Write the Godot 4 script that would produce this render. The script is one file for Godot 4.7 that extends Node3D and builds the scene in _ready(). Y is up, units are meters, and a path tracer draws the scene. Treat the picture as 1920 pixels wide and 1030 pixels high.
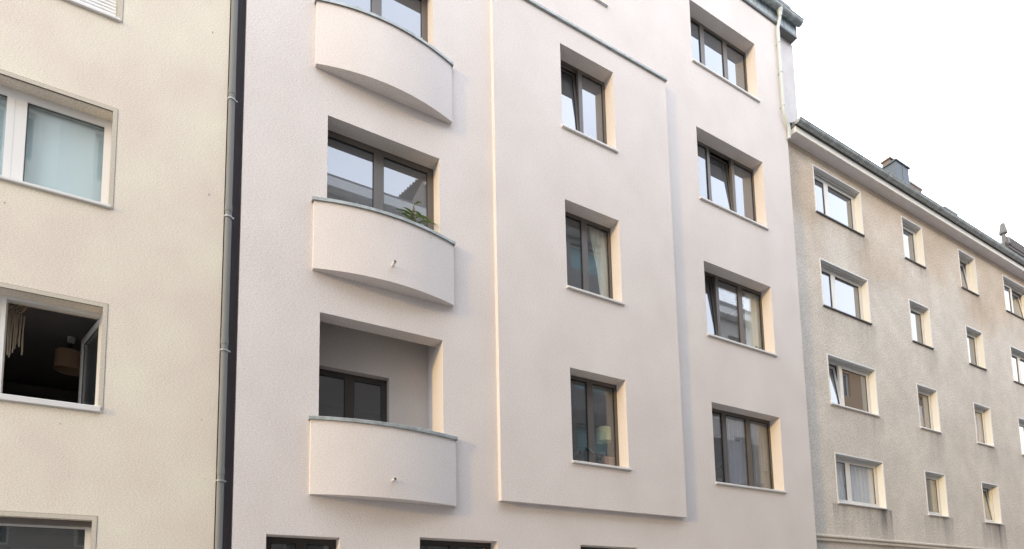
extends Node3D
# A street of rendered apartment houses seen from the far pavement, under a bright thinly clouded sky.
# Facades run along x, the street is towards +z, metres throughout.

var M := {}


# ---------------------------------------------------------------- mesh helpers
func tool() -> SurfaceTool:
	var st := SurfaceTool.new()
	st.begin(Mesh.PRIMITIVE_TRIANGLES)
	return st


func quad(st: SurfaceTool, a: Vector3, b: Vector3, c: Vector3, d: Vector3, n: Vector3, uv := []) -> void:
	# wound so that the front (clockwise) side faces n
	var ps := [a, b, c, d]
	var us := uv.duplicate()
	if us.is_empty():
		us = [Vector2(0, 0), Vector2(1, 0), Vector2(1, 1), Vector2(0, 1)]
	if (b - a).cross(c - a).dot(n) > 0.0:
		ps = [a, d, c, b]
		us = [us[0], us[3], us[2], us[1]]
	for i in [0, 1, 2, 0, 2, 3]:
		st.set_normal(n)
		st.set_uv(us[i])
		st.set_uv2(us[i])
		st.add_vertex(ps[i])


func flat_quad(st: SurfaceTool, a: Vector3, b: Vector3, c: Vector3, d: Vector3, out: Vector3) -> void:
	var n := (b - a).cross(c - a).normalized()
	if n.dot(out) < 0.0:
		n = -n
	quad(st, a, b, c, d, n)


func tri(st: SurfaceTool, a: Vector3, b: Vector3, c: Vector3, out: Vector3) -> void:
	var n := (b - a).cross(c - a).normalized()
	var ps := [a, c, b]
	if n.dot(out) < 0.0:
		n = -n
		ps = [a, b, c]
	for p in ps:
		st.set_normal(n)
		st.set_uv(Vector2(p.x, p.y))
		st.set_uv2(Vector2(p.x, p.y))
		st.add_vertex(p)


func box(st: SurfaceTool, lo: Vector3, hi: Vector3) -> void:
	var a := lo
	var b := hi
	quad(st, Vector3(a.x, a.y, b.z), Vector3(b.x, a.y, b.z), Vector3(b.x, b.y, b.z), Vector3(a.x, b.y, b.z), Vector3(0, 0, 1))
	quad(st, Vector3(a.x, a.y, a.z), Vector3(b.x, a.y, a.z), Vector3(b.x, b.y, a.z), Vector3(a.x, b.y, a.z), Vector3(0, 0, -1))
	quad(st, Vector3(a.x, a.y, a.z), Vector3(a.x, a.y, b.z), Vector3(a.x, b.y, b.z), Vector3(a.x, b.y, a.z), Vector3(-1, 0, 0))
	quad(st, Vector3(b.x, a.y, a.z), Vector3(b.x, a.y, b.z), Vector3(b.x, b.y, b.z), Vector3(b.x, b.y, a.z), Vector3(1, 0, 0))
	quad(st, Vector3(a.x, b.y, a.z), Vector3(b.x, b.y, a.z), Vector3(b.x, b.y, b.z), Vector3(a.x, b.y, b.z), Vector3(0, 1, 0))
	quad(st, Vector3(a.x, a.y, a.z), Vector3(b.x, a.y, a.z), Vector3(b.x, a.y, b.z), Vector3(a.x, a.y, b.z), Vector3(0, -1, 0))


func cbox(st: SurfaceTool, lo: Vector3, hi: Vector3, e: float) -> void:
	# box whose long front edges are chamfered by e
	var x0 := lo.x
	var x1 := hi.x
	var prof := [Vector2(lo.z, lo.y), Vector2(hi.z - e, lo.y), Vector2(hi.z, lo.y + e), Vector2(hi.z, hi.y - e), Vector2(hi.z - e, hi.y), Vector2(lo.z, hi.y)]
	var mid := Vector3((x0 + x1) / 2, (lo.y + hi.y) / 2, (lo.z + hi.z) / 2)
	for i in 6:
		var p: Vector2 = prof[i]
		var q: Vector2 = prof[(i + 1) % 6]
		var c := Vector3(mid.x, (p.y + q.y) / 2, (p.x + q.x) / 2)
		flat_quad(st, Vector3(x0, p.y, p.x), Vector3(x1, p.y, p.x), Vector3(x1, q.y, q.x), Vector3(x0, q.y, q.x), c - mid)
	for x in [x0, x1]:
		for i in range(1, 5):
			tri(st, Vector3(x, prof[0].y, prof[0].x), Vector3(x, prof[i].y, prof[i].x), Vector3(x, prof[i + 1].y, prof[i + 1].x), Vector3(x - mid.x, 0, 0))


func ring(st: SurfaceTool, x0: float, x1: float, y0: float, y1: float, w: float, zb: float, zf: float) -> void:
	# four bars round an opening, butted end to end
	box(st, Vector3(x0, y1 - w, zb), Vector3(x1, y1, zf))
	box(st, Vector3(x0, y0, zb), Vector3(x1, y0 + w, zf))
	box(st, Vector3(x0, y0 + w, zb), Vector3(x0 + w, y1 - w, zf))
	box(st, Vector3(x1 - w, y0 + w, zb), Vector3(x1, y1 - w, zf))


func panel(st: SurfaceTool, x0: float, x1: float, y0: float, y1: float, holes: Array, zf: float, zb: float, uvs := Vector2(1, 1), edges := true) -> void:
	# an upright slab with rectangular openings; holes are [x0, x1, y0, y1]
	var xs := [x0, x1]
	var ys := [y0, y1]
	for h in holes:
		for v in [h[0], h[1]]:
			if v > x0 and v < x1:
				xs.append(v)
		for v in [h[2], h[3]]:
			if v > y0 and v < y1:
				ys.append(v)
	xs.sort()
	ys.sort()
	for i in xs.size() - 1:
		for j in ys.size() - 1:
			var a: float = xs[i]
			var b: float = xs[i + 1]
			var c: float = ys[j]
			var d: float = ys[j + 1]
			if b - a < 1e-5 or d - c < 1e-5:
				continue
			var cut := false
			for h in holes:
				if (a + b) / 2 > h[0] and (a + b) / 2 < h[1] and (c + d) / 2 > h[2] and (c + d) / 2 < h[3]:
					cut = true
			if cut:
				continue
			var uv := [Vector2((a - x0) / uvs.x, (c - y0) / uvs.y), Vector2((b - x0) / uvs.x, (c - y0) / uvs.y), Vector2((b - x0) / uvs.x, (d - y0) / uvs.y), Vector2((a - x0) / uvs.x, (d - y0) / uvs.y)]
			quad(st, Vector3(a, c, zf), Vector3(b, c, zf), Vector3(b, d, zf), Vector3(a, d, zf), Vector3(0, 0, 1), uv)
			quad(st, Vector3(a, c, zb), Vector3(b, c, zb), Vector3(b, d, zb), Vector3(a, d, zb), Vector3(0, 0, -1), uv)
	for h in holes:
		var p: float = maxf(h[0], x0)
		var q: float = minf(h[1], x1)
		var r: float = maxf(h[2], y0)
		var s: float = minf(h[3], y1)
		quad(st, Vector3(p, r, zb), Vector3(p, r, zf), Vector3(p, s, zf), Vector3(p, s, zb), Vector3(1, 0, 0))
		quad(st, Vector3(q, r, zb), Vector3(q, r, zf), Vector3(q, s, zf), Vector3(q, s, zb), Vector3(-1, 0, 0))
		quad(st, Vector3(p, r, zb), Vector3(q, r, zb), Vector3(q, r, zf), Vector3(p, r, zf), Vector3(0, 1, 0))
		quad(st, Vector3(p, s, zb), Vector3(q, s, zb), Vector3(q, s, zf), Vector3(p, s, zf), Vector3(0, -1, 0))
	if edges:
		quad(st, Vector3(x0, y0, zb), Vector3(x0, y0, zf), Vector3(x0, y1, zf), Vector3(x0, y1, zb), Vector3(-1, 0, 0))
		quad(st, Vector3(x1, y0, zb), Vector3(x1, y0, zf), Vector3(x1, y1, zf), Vector3(x1, y1, zb), Vector3(1, 0, 0))
		quad(st, Vector3(x0, y1, zb), Vector3(x1, y1, zb), Vector3(x1, y1, zf), Vector3(x0, y1, zf), Vector3(0, 1, 0))
		quad(st, Vector3(x0, y0, zb), Vector3(x1, y0, zb), Vector3(x1, y0, zf), Vector3(x0, y0, zf), Vector3(0, -1, 0))


func tube(st: SurfaceTool, pts: Array, r: float, sides := 14, cap := true) -> void:
	var rings := []
	for i in pts.size():
		var p: Vector3 = pts[i]
		var d: Vector3
		if i == 0:
			d = pts[1] - p
		elif i == pts.size() - 1:
			d = p - pts[i - 1]
		else:
			d = (pts[i + 1] - p).normalized() + (p - pts[i - 1]).normalized()
		d = d.normalized()
		var u := d.cross(Vector3(0.31, 0.17, 0.94)).normalized()
		var v := d.cross(u).normalized()
		var rr := []
		for k in sides:
			var t := TAU * k / sides
			rr.append([p + (u * cos(t) + v * sin(t)) * r, u * cos(t) + v * sin(t)])
		rings.append(rr)
	for i in rings.size() - 1:
		for k in sides:
			var k2 := (k + 1) % sides
			smooth_quad(st, rings[i][k], rings[i][k2], rings[i + 1][k2], rings[i + 1][k])
	if cap:
		for e in [0, rings.size() - 1]:
			var o: Vector3 = pts[1] - pts[0] if e == 0 else pts[-2] - pts[-1]
			for k in range(1, sides - 1):
				tri(st, rings[e][0][0], rings[e][k][0], rings[e][k + 1][0], -o)


func smooth_quad(st: SurfaceTool, a: Array, b: Array, c: Array, d: Array) -> void:
	# corners are [position, normal]
	var ps := [a, b, c, d]
	if (b[0] - a[0]).cross(c[0] - a[0]).dot(a[1] + b[1] + c[1] + d[1]) > 0.0:
		ps = [a, d, c, b]
	for i in [0, 1, 2, 0, 2, 3]:
		st.set_normal(ps[i][1])
		st.set_uv(Vector2.ZERO)
		st.set_uv2(Vector2.ZERO)
		st.add_vertex(ps[i][0])


func lathe(st: SurfaceTool, prof: Array, at := Vector3.ZERO, sides := 20) -> void:
	# prof: [radius, height] pairs from the bottom up
	for i in prof.size() - 1:
		var p: Vector2 = prof[i]
		var q: Vector2 = prof[i + 1]
		var t := (q - p).normalized()
		for k in sides:
			var a0 := TAU * k / sides
			var a1 := TAU * (k + 1) / sides
			var c := []
			for e in [[p, a0], [p, a1], [q, a1], [q, a0]]:
				var v: Vector2 = e[0]
				var g: float = e[1]
				c.append([at + Vector3(cos(g) * v.x, v.y, sin(g) * v.x), Vector3(cos(g) * t.y, -t.x, sin(g) * t.y)])
			smooth_quad(st, c[0], c[1], c[2], c[3])


func part(called: String, st: SurfaceTool, mat: Material, parent: Node) -> MeshInstance3D:
	var o := MeshInstance3D.new()
	o.name = called
	o.mesh = st.commit()
	o.material_override = mat
	parent.add_child(o, true)
	return o


func thing(called: String, label: String, category: String, at := Vector3.ZERO, group := "") -> Node3D:
	var o := Node3D.new()
	o.name = called
	add_child(o, true)
	o.position = at
	o.set_meta("label", label)
	o.set_meta("category", category)
	if group:
		o.set_meta("group", group)
	return o


func structure(called: String, st: SurfaceTool, mat: Material) -> MeshInstance3D:
	var o := part(called, st, mat, self)
	o.set_meta("kind", "structure")
	return o


func inner(called: String, parent: Node, at := Vector3.ZERO) -> Node3D:
	var o := Node3D.new()
	o.name = called
	parent.add_child(o, true)
	o.position = at
	return o


# ---------------------------------------------------------------- materials
func noise_texture(size: int, freq: float, octaves: int, dark: Color, light: Color, rng: int, contrast := 1.0, cellular := false, skew := 1.0) -> ImageTexture:
	var n := FastNoiseLite.new()
	n.seed = rng
	n.frequency = freq
	n.noise_type = FastNoiseLite.TYPE_CELLULAR if cellular else FastNoiseLite.TYPE_SIMPLEX_SMOOTH
	n.fractal_type = FastNoiseLite.FRACTAL_FBM if octaves > 1 else FastNoiseLite.FRACTAL_NONE
	n.fractal_octaves = octaves
	var im := n.get_seamless_image(size, size)
	im.convert(Image.FORMAT_L8)
	var src := im.get_data()
	var lut := PackedByteArray()
	lut.resize(768)
	for i in 256:
		var t := clampf((i / 255.0 - 0.5) * contrast + 0.5, 0.0, 1.0)
		t = pow(t, skew)
		var c := dark.lerp(light, t)
		lut[i * 3] = int(c.r * 255)
		lut[i * 3 + 1] = int(c.g * 255)
		lut[i * 3 + 2] = int(c.b * 255)
	var out := PackedByteArray()
	out.resize(src.size() * 3)
	for i in src.size():
		var k := src[i] * 3
		out[i * 3] = lut[k]
		out[i * 3 + 1] = lut[k + 1]
		out[i * 3 + 2] = lut[k + 2]
	return ImageTexture.create_from_image(Image.create_from_data(size, size, false, Image.FORMAT_RGB8, out))


func lin(r: float, g: float, b: float) -> Color:
	return Color(r, g, b).linear_to_srgb()


func plain(r: float, g: float, b: float, rough := 0.8, metal := 0.0) -> StandardMaterial3D:
	var m := StandardMaterial3D.new()
	m.albedo_color = lin(r, g, b)
	m.roughness = rough
	m.metallic = metal
	return m


func plaster(base: Color, grain: Texture2D, cloud: Texture2D, relief: Texture2D, tile: Vector3, cloud_tile: float, bump: float) -> StandardMaterial3D:
	var m := StandardMaterial3D.new()
	m.albedo_color = base
	m.roughness = 0.95
	m.metallic_specular = 0.2
	m.albedo_texture = grain
	m.uv1_triplanar = true
	m.uv1_world_triplanar = true
	m.uv1_scale = tile
	if cloud:
		m.detail_enabled = true
		m.detail_blend_mode = BaseMaterial3D.BLEND_MODE_MUL
		m.detail_albedo = cloud
		m.detail_uv_layer = BaseMaterial3D.DETAIL_UV_2
		m.uv2_triplanar = true
		m.uv2_world_triplanar = true
		m.uv2_scale = Vector3(cloud_tile, cloud_tile * 0.8, cloud_tile)
	m.heightmap_enabled = true
	m.heightmap_texture = relief
	m.heightmap_scale = bump
	return m


func make_materials() -> void:
	var w := Color(1, 1, 1)
	var grain_fine := noise_texture(1024, 0.11, 3, Color(0.91, 0.905, 0.90), w, 3, 1.3)
	var grain_beige := noise_texture(1024, 0.13, 3, Color(0.86, 0.845, 0.83), w, 5, 1.3)
	var grain_rough := noise_texture(1024, 0.07, 3, Color(0.85, 0.84, 0.83), w, 9, 1.4)
	var cloud := noise_texture(512, 0.012, 5, Color(0.97, 0.967, 0.965), w, 12, 1.3)
	var cloud_warm := noise_texture(512, 0.012, 5, Color(0.965, 0.945, 0.94), Color(1.0, 1.0, 0.98), 15, 1.4)
	var relief := noise_texture(1024, 0.1, 3, Color(0, 0, 0), w, 21, 1.4)
	var metal_tint := noise_texture(256, 0.03, 4, Color(0.8, 0.8, 0.8), w, 31, 1.4)
	M.relief = relief
	M.main = plaster(lin(0.81, 0.748, 0.708), grain_fine, cloud, relief, Vector3(0.22, 0.42, 0.22), 0.11, 0.25)
	M.beige = plaster(lin(0.88, 0.82, 0.715), grain_beige, cloud_warm, relief, Vector3(0.26, 0.6, 0.26), 0.13, 0.12)
	M.beige_smooth = plaster(lin(0.62, 0.56, 0.46), grain_fine, null, relief, Vector3(0.3, 0.3, 0.3), 0.1, 0.08)
	M.grey = plaster(lin(0.84, 0.785, 0.71), grain_rough, null, relief, Vector3(0.2, 0.2, 0.2), 0.1, 0.25)
	M.firewall = plaster(lin(0.74, 0.70, 0.69), grain_fine, cloud_warm, relief, Vector3(0.2, 0.2, 0.2), 0.3, 0.2)
	M.beige_dark = plain(0.36, 0.31, 0.25, 0.95)
	M.soffit = plaster(lin(0.85, 0.81, 0.80), grain_fine, cloud, null, Vector3(0.2, 0.2, 0.2), 0.3, 0.0)
	M.soffit.heightmap_enabled = false
	M.fascia = plain(0.75, 0.71, 0.64, 0.6)
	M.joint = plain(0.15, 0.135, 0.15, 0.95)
	M.pipe = plain(0.20, 0.20, 0.185, 0.8)
	M.zinc = plain(0.43, 0.46, 0.45, 0.5, 0.25)
	M.zinc.albedo_texture = metal_tint
	M.zinc.uv1_triplanar = true
	M.zinc.uv1_scale = Vector3(0.7, 0.7, 0.7)
	M.zinc_pale = plain(0.50, 0.56, 0.58, 0.5, 0.15)
	M.zinc_pale.albedo_texture = metal_tint
	M.zinc_pale.uv1_triplanar = true
	M.zinc_dark = plain(0.15, 0.155, 0.15, 0.6, 0.2)
	M.cream_pipe = plain(0.50, 0.53, 0.50, 0.5)
	M.slate_zinc = plain(0.095, 0.112, 0.128, 0.75)
	M.bronze = plain(0.135, 0.115, 0.098, 0.42, 0.15)
	M.bronze_dark = plain(0.05, 0.043, 0.037, 0.45, 0.1)
	M.rubber = plain(0.012, 0.012, 0.012, 0.6)
	M.gasket_grey = plain(0.10, 0.10, 0.10, 0.7)
	M.vent = plain(0.12, 0.115, 0.11, 0.7)
	M.sill = plain(0.66, 0.64, 0.61, 0.4)
	M.sill_dark = plain(0.12, 0.115, 0.11, 0.6)
	M.upvc = plain(0.72, 0.70, 0.66, 0.35)
	M.surround = plain(0.70, 0.70, 0.69, 0.6)
	M.white = plain(0.8, 0.8, 0.79, 0.6)
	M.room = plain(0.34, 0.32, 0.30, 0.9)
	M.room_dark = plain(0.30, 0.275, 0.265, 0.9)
	M.glass = StandardMaterial3D.new()
	M.glass.transparency = BaseMaterial3D.TRANSPARENCY_ALPHA
	M.glass.albedo_color = Color(0.8, 0.85, 0.86, 0.02)
	M.glass.roughness = 0.0
	M.glass.metallic_specular = 0.5
	M.pane_sky = plain(0.235, 0.24, 0.25, 0.0, 0.62)
	M.pane_sky.clearcoat_enabled = true
	M.pane_sky.clearcoat = 0.6
	M.pane_sky.clearcoat_roughness = 0.0
	M.curtain = plain(0.78, 0.79, 0.66, 0.9)
	M.curtain.backlight_enabled = true
	M.curtain.backlight = lin(0.3, 0.3, 0.26)
	M.curtain_white = plain(0.86, 0.87, 0.87, 0.9)
	M.curtain_grey = plain(0.42, 0.43, 0.46, 0.9)
	M.curtain_ochre_grey = plain(0.34, 0.31, 0.26, 0.9)
	M.curtain_teal = plain(0.56, 0.70, 0.68, 0.9)
	M.curtain_pink = plain(0.60, 0.50, 0.52, 0.9)
	M.curtain_brown = plain(0.30, 0.19, 0.10, 0.9)
	M.curtain_ochre = plain(0.36, 0.27, 0.07, 0.9)
	M.leaf = plain(0.05, 0.10, 0.03, 0.5)
	M.leaf_pale = plain(0.22, 0.31, 0.10, 0.5)
	M.leaf_teal = plain(0.13, 0.27, 0.24, 0.5)
	M.stem = plain(0.14, 0.09, 0.05, 0.8)
	M.terracotta = plain(0.42, 0.25, 0.15, 0.8)
	M.pot = plain(0.2, 0.19, 0.18, 0.7)
	M.shade_green = plain(0.72, 0.72, 0.40, 0.8)
	M.shade_tan = plain(0.42, 0.28, 0.17, 0.9)
	M.cord = plain(0.42, 0.34, 0.25, 0.95)
	M.loggia = plaster(lin(0.64, 0.60, 0.57), grain_fine, cloud, null, Vector3(0.22, 0.42, 0.22), 0.11, 0.0)  # the pale render, darkened: the shade of the recess is in its colour
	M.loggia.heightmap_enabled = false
	M.tile = plain(0.06, 0.052, 0.048, 0.9)
	M.brick = plain(0.17, 0.125, 0.10, 0.9)
	M.asphalt = plain(0.14, 0.14, 0.14, 0.9)
	M.asphalt.albedo_texture = grain_rough
	M.asphalt.uv1_triplanar = true
	M.asphalt.uv1_world_triplanar = true
	M.asphalt.uv1_scale = Vector3(0.3, 0.3, 0.3)
	M.paving = plain(0.42, 0.405, 0.39, 0.9)
	M.paving.albedo_texture = grain_rough
	M.paving.uv1_triplanar = true
	M.paving.uv1_world_triplanar = true
	M.earth = plain(0.16, 0.15, 0.13, 1.0)
	M.far_dark = plain(0.28, 0.265, 0.26, 0.9)
	M.far_brown = plain(0.20, 0.18, 0.17, 0.9)
	M.far_pale = plain(0.62, 0.59, 0.56, 0.9)
	M.far_ochre = plain(0.34, 0.20, 0.09, 0.9)
	M.far_teal = plain(0.22, 0.36, 0.38, 0.3)
	M.far_glass = plain(0.06, 0.07, 0.08, 0.08)


# ---------------------------------------------------------------- windows
func make_sash(win: Node3D, x0: float, x1: float, y0: float, y1: float, w: float, mat: Material, tilt: float, swing := 0.0, glass: Material = null, depth := 0.06) -> void:
	# a casement with its rubber gasket and double-glazed pane; hinge at the bottom (tilt) or on the right (swing)
	var hx := x1 if swing != 0.0 else (x0 + x1) / 2
	var at := Vector3(hx, y0, -0.01)
	var a := x0 - hx
	var b := x1 - hx
	var h := y1 - y0
	var st := tool()
	ring(st, a, b, 0, h, w, -depth, 0.012)
	var g := tool()
	var pale: bool = mat == M.upvc
	ring(g, a + w, b - w, w, h - w, 0.005 if pale else 0.009, -0.04, -0.006)
	var p := tool()
	for z in ([-0.02] if glass else [-0.014, -0.02, -0.034, -0.04]):
		quad(p, Vector3(a + w, w, z), Vector3(b - w, w, z), Vector3(b - w, h - w, z), Vector3(a + w, h - w, z), Vector3(0, 0, 1))
	for o in [part("sash", st, mat, win), part("gasket", g, M.gasket_grey if pale else M.rubber, win), part("pane", p, glass if glass else M.glass, win)]:
		o.position = at
		o.rotation = Vector3(-tilt, swing, 0)


func make_window(house: Node3D, x0: float, x1: float, y0: float, y1: float, zf: float, lights: Array, o := {}) -> Node3D:
	# lights: shares of the width; o: mat, frame width, sash width, tilt {index: radians}, swing, sill [mat, out, thick, over]
	var win := inner("window", house, Vector3((x0 + x1) / 2, y0, zf))
	var w := x1 - x0
	var h := y1 - y0
	var mat: Material = o.get("mat", M.bronze)
	var fw: float = o.get("frame", 0.05)
	var sw: float = o.get("sash", 0.06)
	var post: float = o.get("post", 0.05)
	var l := -w / 2
	var r := w / 2
	var st := tool()
	ring(st, l, r, 0, h, fw, -0.08, 0.0)
	var total := 0.0
	for s in lights:
		total += s
	var clear := w - 2 * fw - post * (lights.size() - 1)
	var x := l + fw
	for i in lights.size():
		var lw: float = clear * lights[i] / total
		if i > 0:
			box(st, Vector3(x - post, fw, -0.08), Vector3(x, h - fw, 0.0))
		make_sash(win, x - 0.006, x + lw + 0.006, fw - 0.006, h - fw + 0.006, sw, mat, o.get("tilt", {}).get(i, 0.0), o.get("swing", {}).get(i, 0.0), o.get("glass_at", {}).get(i, o.get("glass")))
		x += lw + post
	part("frame", st, mat, win)
	if o.has("sill"):
		var s: Array = o.sill
		var q := tool()
		cbox(q, Vector3(l - s[3], -s[2], -0.02), Vector3(r + s[-1], 0.004, s[1]), 0.008)
		part("sill", q, s[0], win)
	if o.has("surround"):
		# painted lining of the opening with a narrow proud face
		var d: float = o.surround
		var t := 0.035
		var q := tool()
		box(q, Vector3(l - t, h, 0.0), Vector3(r + t, h + t, d + 0.012))
		box(q, Vector3(l - t, 0.0, 0.0), Vector3(l, h, d + 0.012))
		box(q, Vector3(r, 0.0, 0.0), Vector3(r + t, h, d + 0.012))
		part("surround", q, M.surround, win)
	if o.get("shutter_guide", false):
		# the roller shutter's slot and lath at the head
		var d: float = o.surround
		var q := tool()
		box(q, Vector3(l, h - 0.045, 0.03), Vector3(r, h - 0.012, 0.055))
		box(q, Vector3(l, h - 0.02, 0.085), Vector3(r, h - 0.004, 0.10))
		part("shutter_lath", q, M.upvc, win)
	return win


func curtain(called: String, label: String, x0: float, x1: float, y0: float, y1: float, z: float, mat: Material, folds := 7, gather := 0.0, seed_at := 1) -> Node3D:
	# hanging cloth with folds; gather pulls the lower end to the right
	var o := thing(called, label, "curtain", Vector3((x0 + x1) / 2, y0, z))
	var st := tool()
	var n := folds * 6
	var rows := 8
	var rng := RandomNumberGenerator.new()
	rng.seed = seed_at
	var ph := rng.randf() * 6.0
	var f := func(i: int, j: int) -> Vector3:
		var u := float(i) / n
		var v := float(j) / rows
		var left := (x0 - x1) / 2 + gather * (x1 - x0) * pow(1.0 - v, 1.6) * sin(PI * clampf(1.0 - v + 0.2, 0, 1) * 0.75)
		var xx: float = lerpf(left, (x1 - x0) / 2, u)
		return Vector3(xx, v * (y1 - y0), (0.028 * sin(u * folds * TAU + ph) + 0.012 * sin(u * folds * 2.7 * TAU + ph * 2.0)) * (0.7 + 0.3 * (1 - v)))
	for i in n:
		for j in rows:
			var a: Vector3 = f.call(i, j)
			var b: Vector3 = f.call(i + 1, j)
			var c: Vector3 = f.call(i + 1, j + 1)
			var d: Vector3 = f.call(i, j + 1)
			flat_quad(st, a, b, c, d, Vector3(0, 0, 1))
	part("cloth", st, mat, o)
	var rod := tool()
	tube(rod, [Vector3((x0 - x1) / 2 - 0.05, y1 - y0 + 0.02, 0), Vector3((x1 - x0) / 2 + 0.05, y1 - y0 + 0.02, 0)], 0.012, 8)
	part("rod", rod, M.white, o)
	return o


func leaf_blade(st: SurfaceTool, at: Vector3, dir: Vector3, length: float, width: float, droop: float) -> void:
	var side := dir.cross(Vector3.UP).normalized()
	var n := 6
	for i in n:
		var q := []
		for k in [i, i + 1]:
			var t := float(k) / n
			var c := at + dir * length * t + Vector3.UP * (0.35 * length * t - droop * length * t * t)
			var w := width * sin(PI * clampf(t * 0.93 + 0.07, 0, 1))
			q.append([c - side * w, c + side * w])
		flat_quad(st, q[0][0], q[0][1], q[1][1], q[1][0], Vector3.UP)


func potted_plant(label: String, at: Vector3, height: float, spread: float, leaves: int, mat: Material, pot_mat: Material, s: int, blade := 0.018) -> Node3D:
	var o := thing("potted_plant", label, "potted plant", at)
	var rng := RandomNumberGenerator.new()
	rng.seed = s
	var p := tool()
	var ph := clampf(height * 0.28, 0.1, 0.3)
	lathe(p, [Vector2(0, 0), Vector2(ph * 0.36, 0), Vector2(ph * 0.5, ph), Vector2(ph * 0.45, ph), Vector2(ph * 0.43, ph * 0.9), Vector2(0, ph * 0.9)])
	part("pot", p, pot_mat, o)
	var stem := tool()
	tube(stem, [Vector3(0, ph * 0.85, 0), Vector3(0.015, height * 0.5, 0.01), Vector3(-0.01, height * 0.8, 0)], 0.012, 7)
	part("stem", stem, M.stem, o)
	for i in leaves:
		var st := tool()
		var a := rng.randf() * TAU
		var y := lerpf(ph, height * 0.82, rng.randf_range(0.35, 1.0))
		leaf_blade(st, Vector3(0, y, 0), Vector3(cos(a), 0, sin(a)), spread * rng.randf_range(0.6, 1.1), blade * rng.randf_range(0.7, 1.2), rng.randf_range(0.3, 0.9))
		part("leaf", st, mat, o)
	return o


# ---------------------------------------------------------------- camera, sky, sun
func make_camera_and_light() -> void:
	var cam := Camera3D.new()
	cam.name = "camera"
	add_child(cam)
	cam.projection = Camera3D.PROJECTION_FRUSTUM
	cam.near = 0.05
	cam.far = 600.0
	cam.size = 0.05 * 1030.0 / 1080.0
	cam.frustum_offset = Vector2(0.0, 0.05 * 538.86 / 1080.0)
	cam.transform = Transform3D(Basis(Vector3(0.87540, -0.02004, 0.48298), Vector3(-0.02952, 0.99506, 0.09479), Vector3(-0.48249, -0.09723, 0.87049)).orthonormalized(), Vector3(0, 1.6, 9.0))
	cam.current = true

	var sky_mat := ProceduralSkyMaterial.new()
	sky_mat.sky_top_color = Color(0.85, 0.885, 0.945)
	sky_mat.sky_horizon_color = Color(0.968, 0.975, 0.99)
	sky_mat.sky_curve = 0.22
	sky_mat.ground_bottom_color = Color(0.35, 0.34, 0.33)
	sky_mat.ground_horizon_color = Color(0.6, 0.6, 0.6)
	sky_mat.sun_angle_max = 4.0
	sky_mat.energy_multiplier = 3.2
	var n := FastNoiseLite.new()
	n.seed = 77
	n.frequency = 0.006
	n.fractal_octaves = 5
	var im := n.get_seamless_image(1024, 512)
	im.convert(Image.FORMAT_L8)
	var src := im.get_data()
	var px := PackedByteArray()
	px.resize(src.size() * 4)
	for i in src.size():
		var t := clampf((src[i] / 255.0 - 0.42) * 2.6, 0.0, 1.0)
		px[i * 4] = 255
		px[i * 4 + 1] = 253
		px[i * 4 + 2] = 250
		px[i * 4 + 3] = int(t * 70)
	sky_mat.sky_cover = ImageTexture.create_from_image(Image.create_from_data(1024, 512, false, Image.FORMAT_RGBA8, px))
	var sky := Sky.new()
	sky.sky_material = sky_mat
	var env := Environment.new()
	env.background_mode = Environment.BG_SKY
	env.sky = sky
	env.tonemap_mode = Environment.TONE_MAPPER_LINEAR
	env.tonemap_exposure = 1.25
	env.sdfgi_enabled = true
	env.ssao_enabled = true
	env.ssil_enabled = true
	var we := WorldEnvironment.new()
	we.name = "world_environment"
	we.environment = env
	add_child(we)

	var sun := DirectionalLight3D.new()
	sun.name = "sun"
	sun.light_color = lin(0.69, 0.45, 0.12)
	sun.light_energy = 0.68
	sun.light_angular_distance = 2.0
	sun.shadow_enabled = true
	add_child(sun)
	sun.look_at_from_position(Vector3(-4.0, 0.65, 1.0) * 20.0, Vector3.ZERO)


# ---------------------------------------------------------------- ground
func make_ground() -> void:
	var st := tool()
	box(st, Vector3(-300, -0.6, -300), Vector3(300, -0.16, 300))
	structure("ground", st, M.earth)
	st = tool()
	quad(st, Vector3(-120, -0.12, 2.6), Vector3(120, -0.12, 2.6), Vector3(120, -0.12, 8.2), Vector3(-120, -0.12, 8.2), Vector3.UP)
	structure("road", st, M.asphalt)
	st = tool()
	box(st, Vector3(-120, -0.15, -0.2), Vector3(120, 0.0, 2.6))
	structure("pavement", st, M.paving)
	st = tool()
	box(st, Vector3(-120, -0.15, 8.2), Vector3(120, 0.0, 12.0))
	structure("pavement", st, M.paving)


# ---------------------------------------------------------------- the pale renovated house
const ROWS := [[15.15, 16.82], [11.535, 13.39], [8.115, 9.936], [4.586, 6.479]]
const BAY_ROWS := [[11.585, 13.446], [8.125, 9.98], [4.586, 6.455]]


func arc_z(x: float) -> float:
	# outline of the bellied balcony fronts, seen from above
	var t := (x - 2.687) / 1.198
	return 0.07 + 0.19 * (1.0 - t * t)


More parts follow.
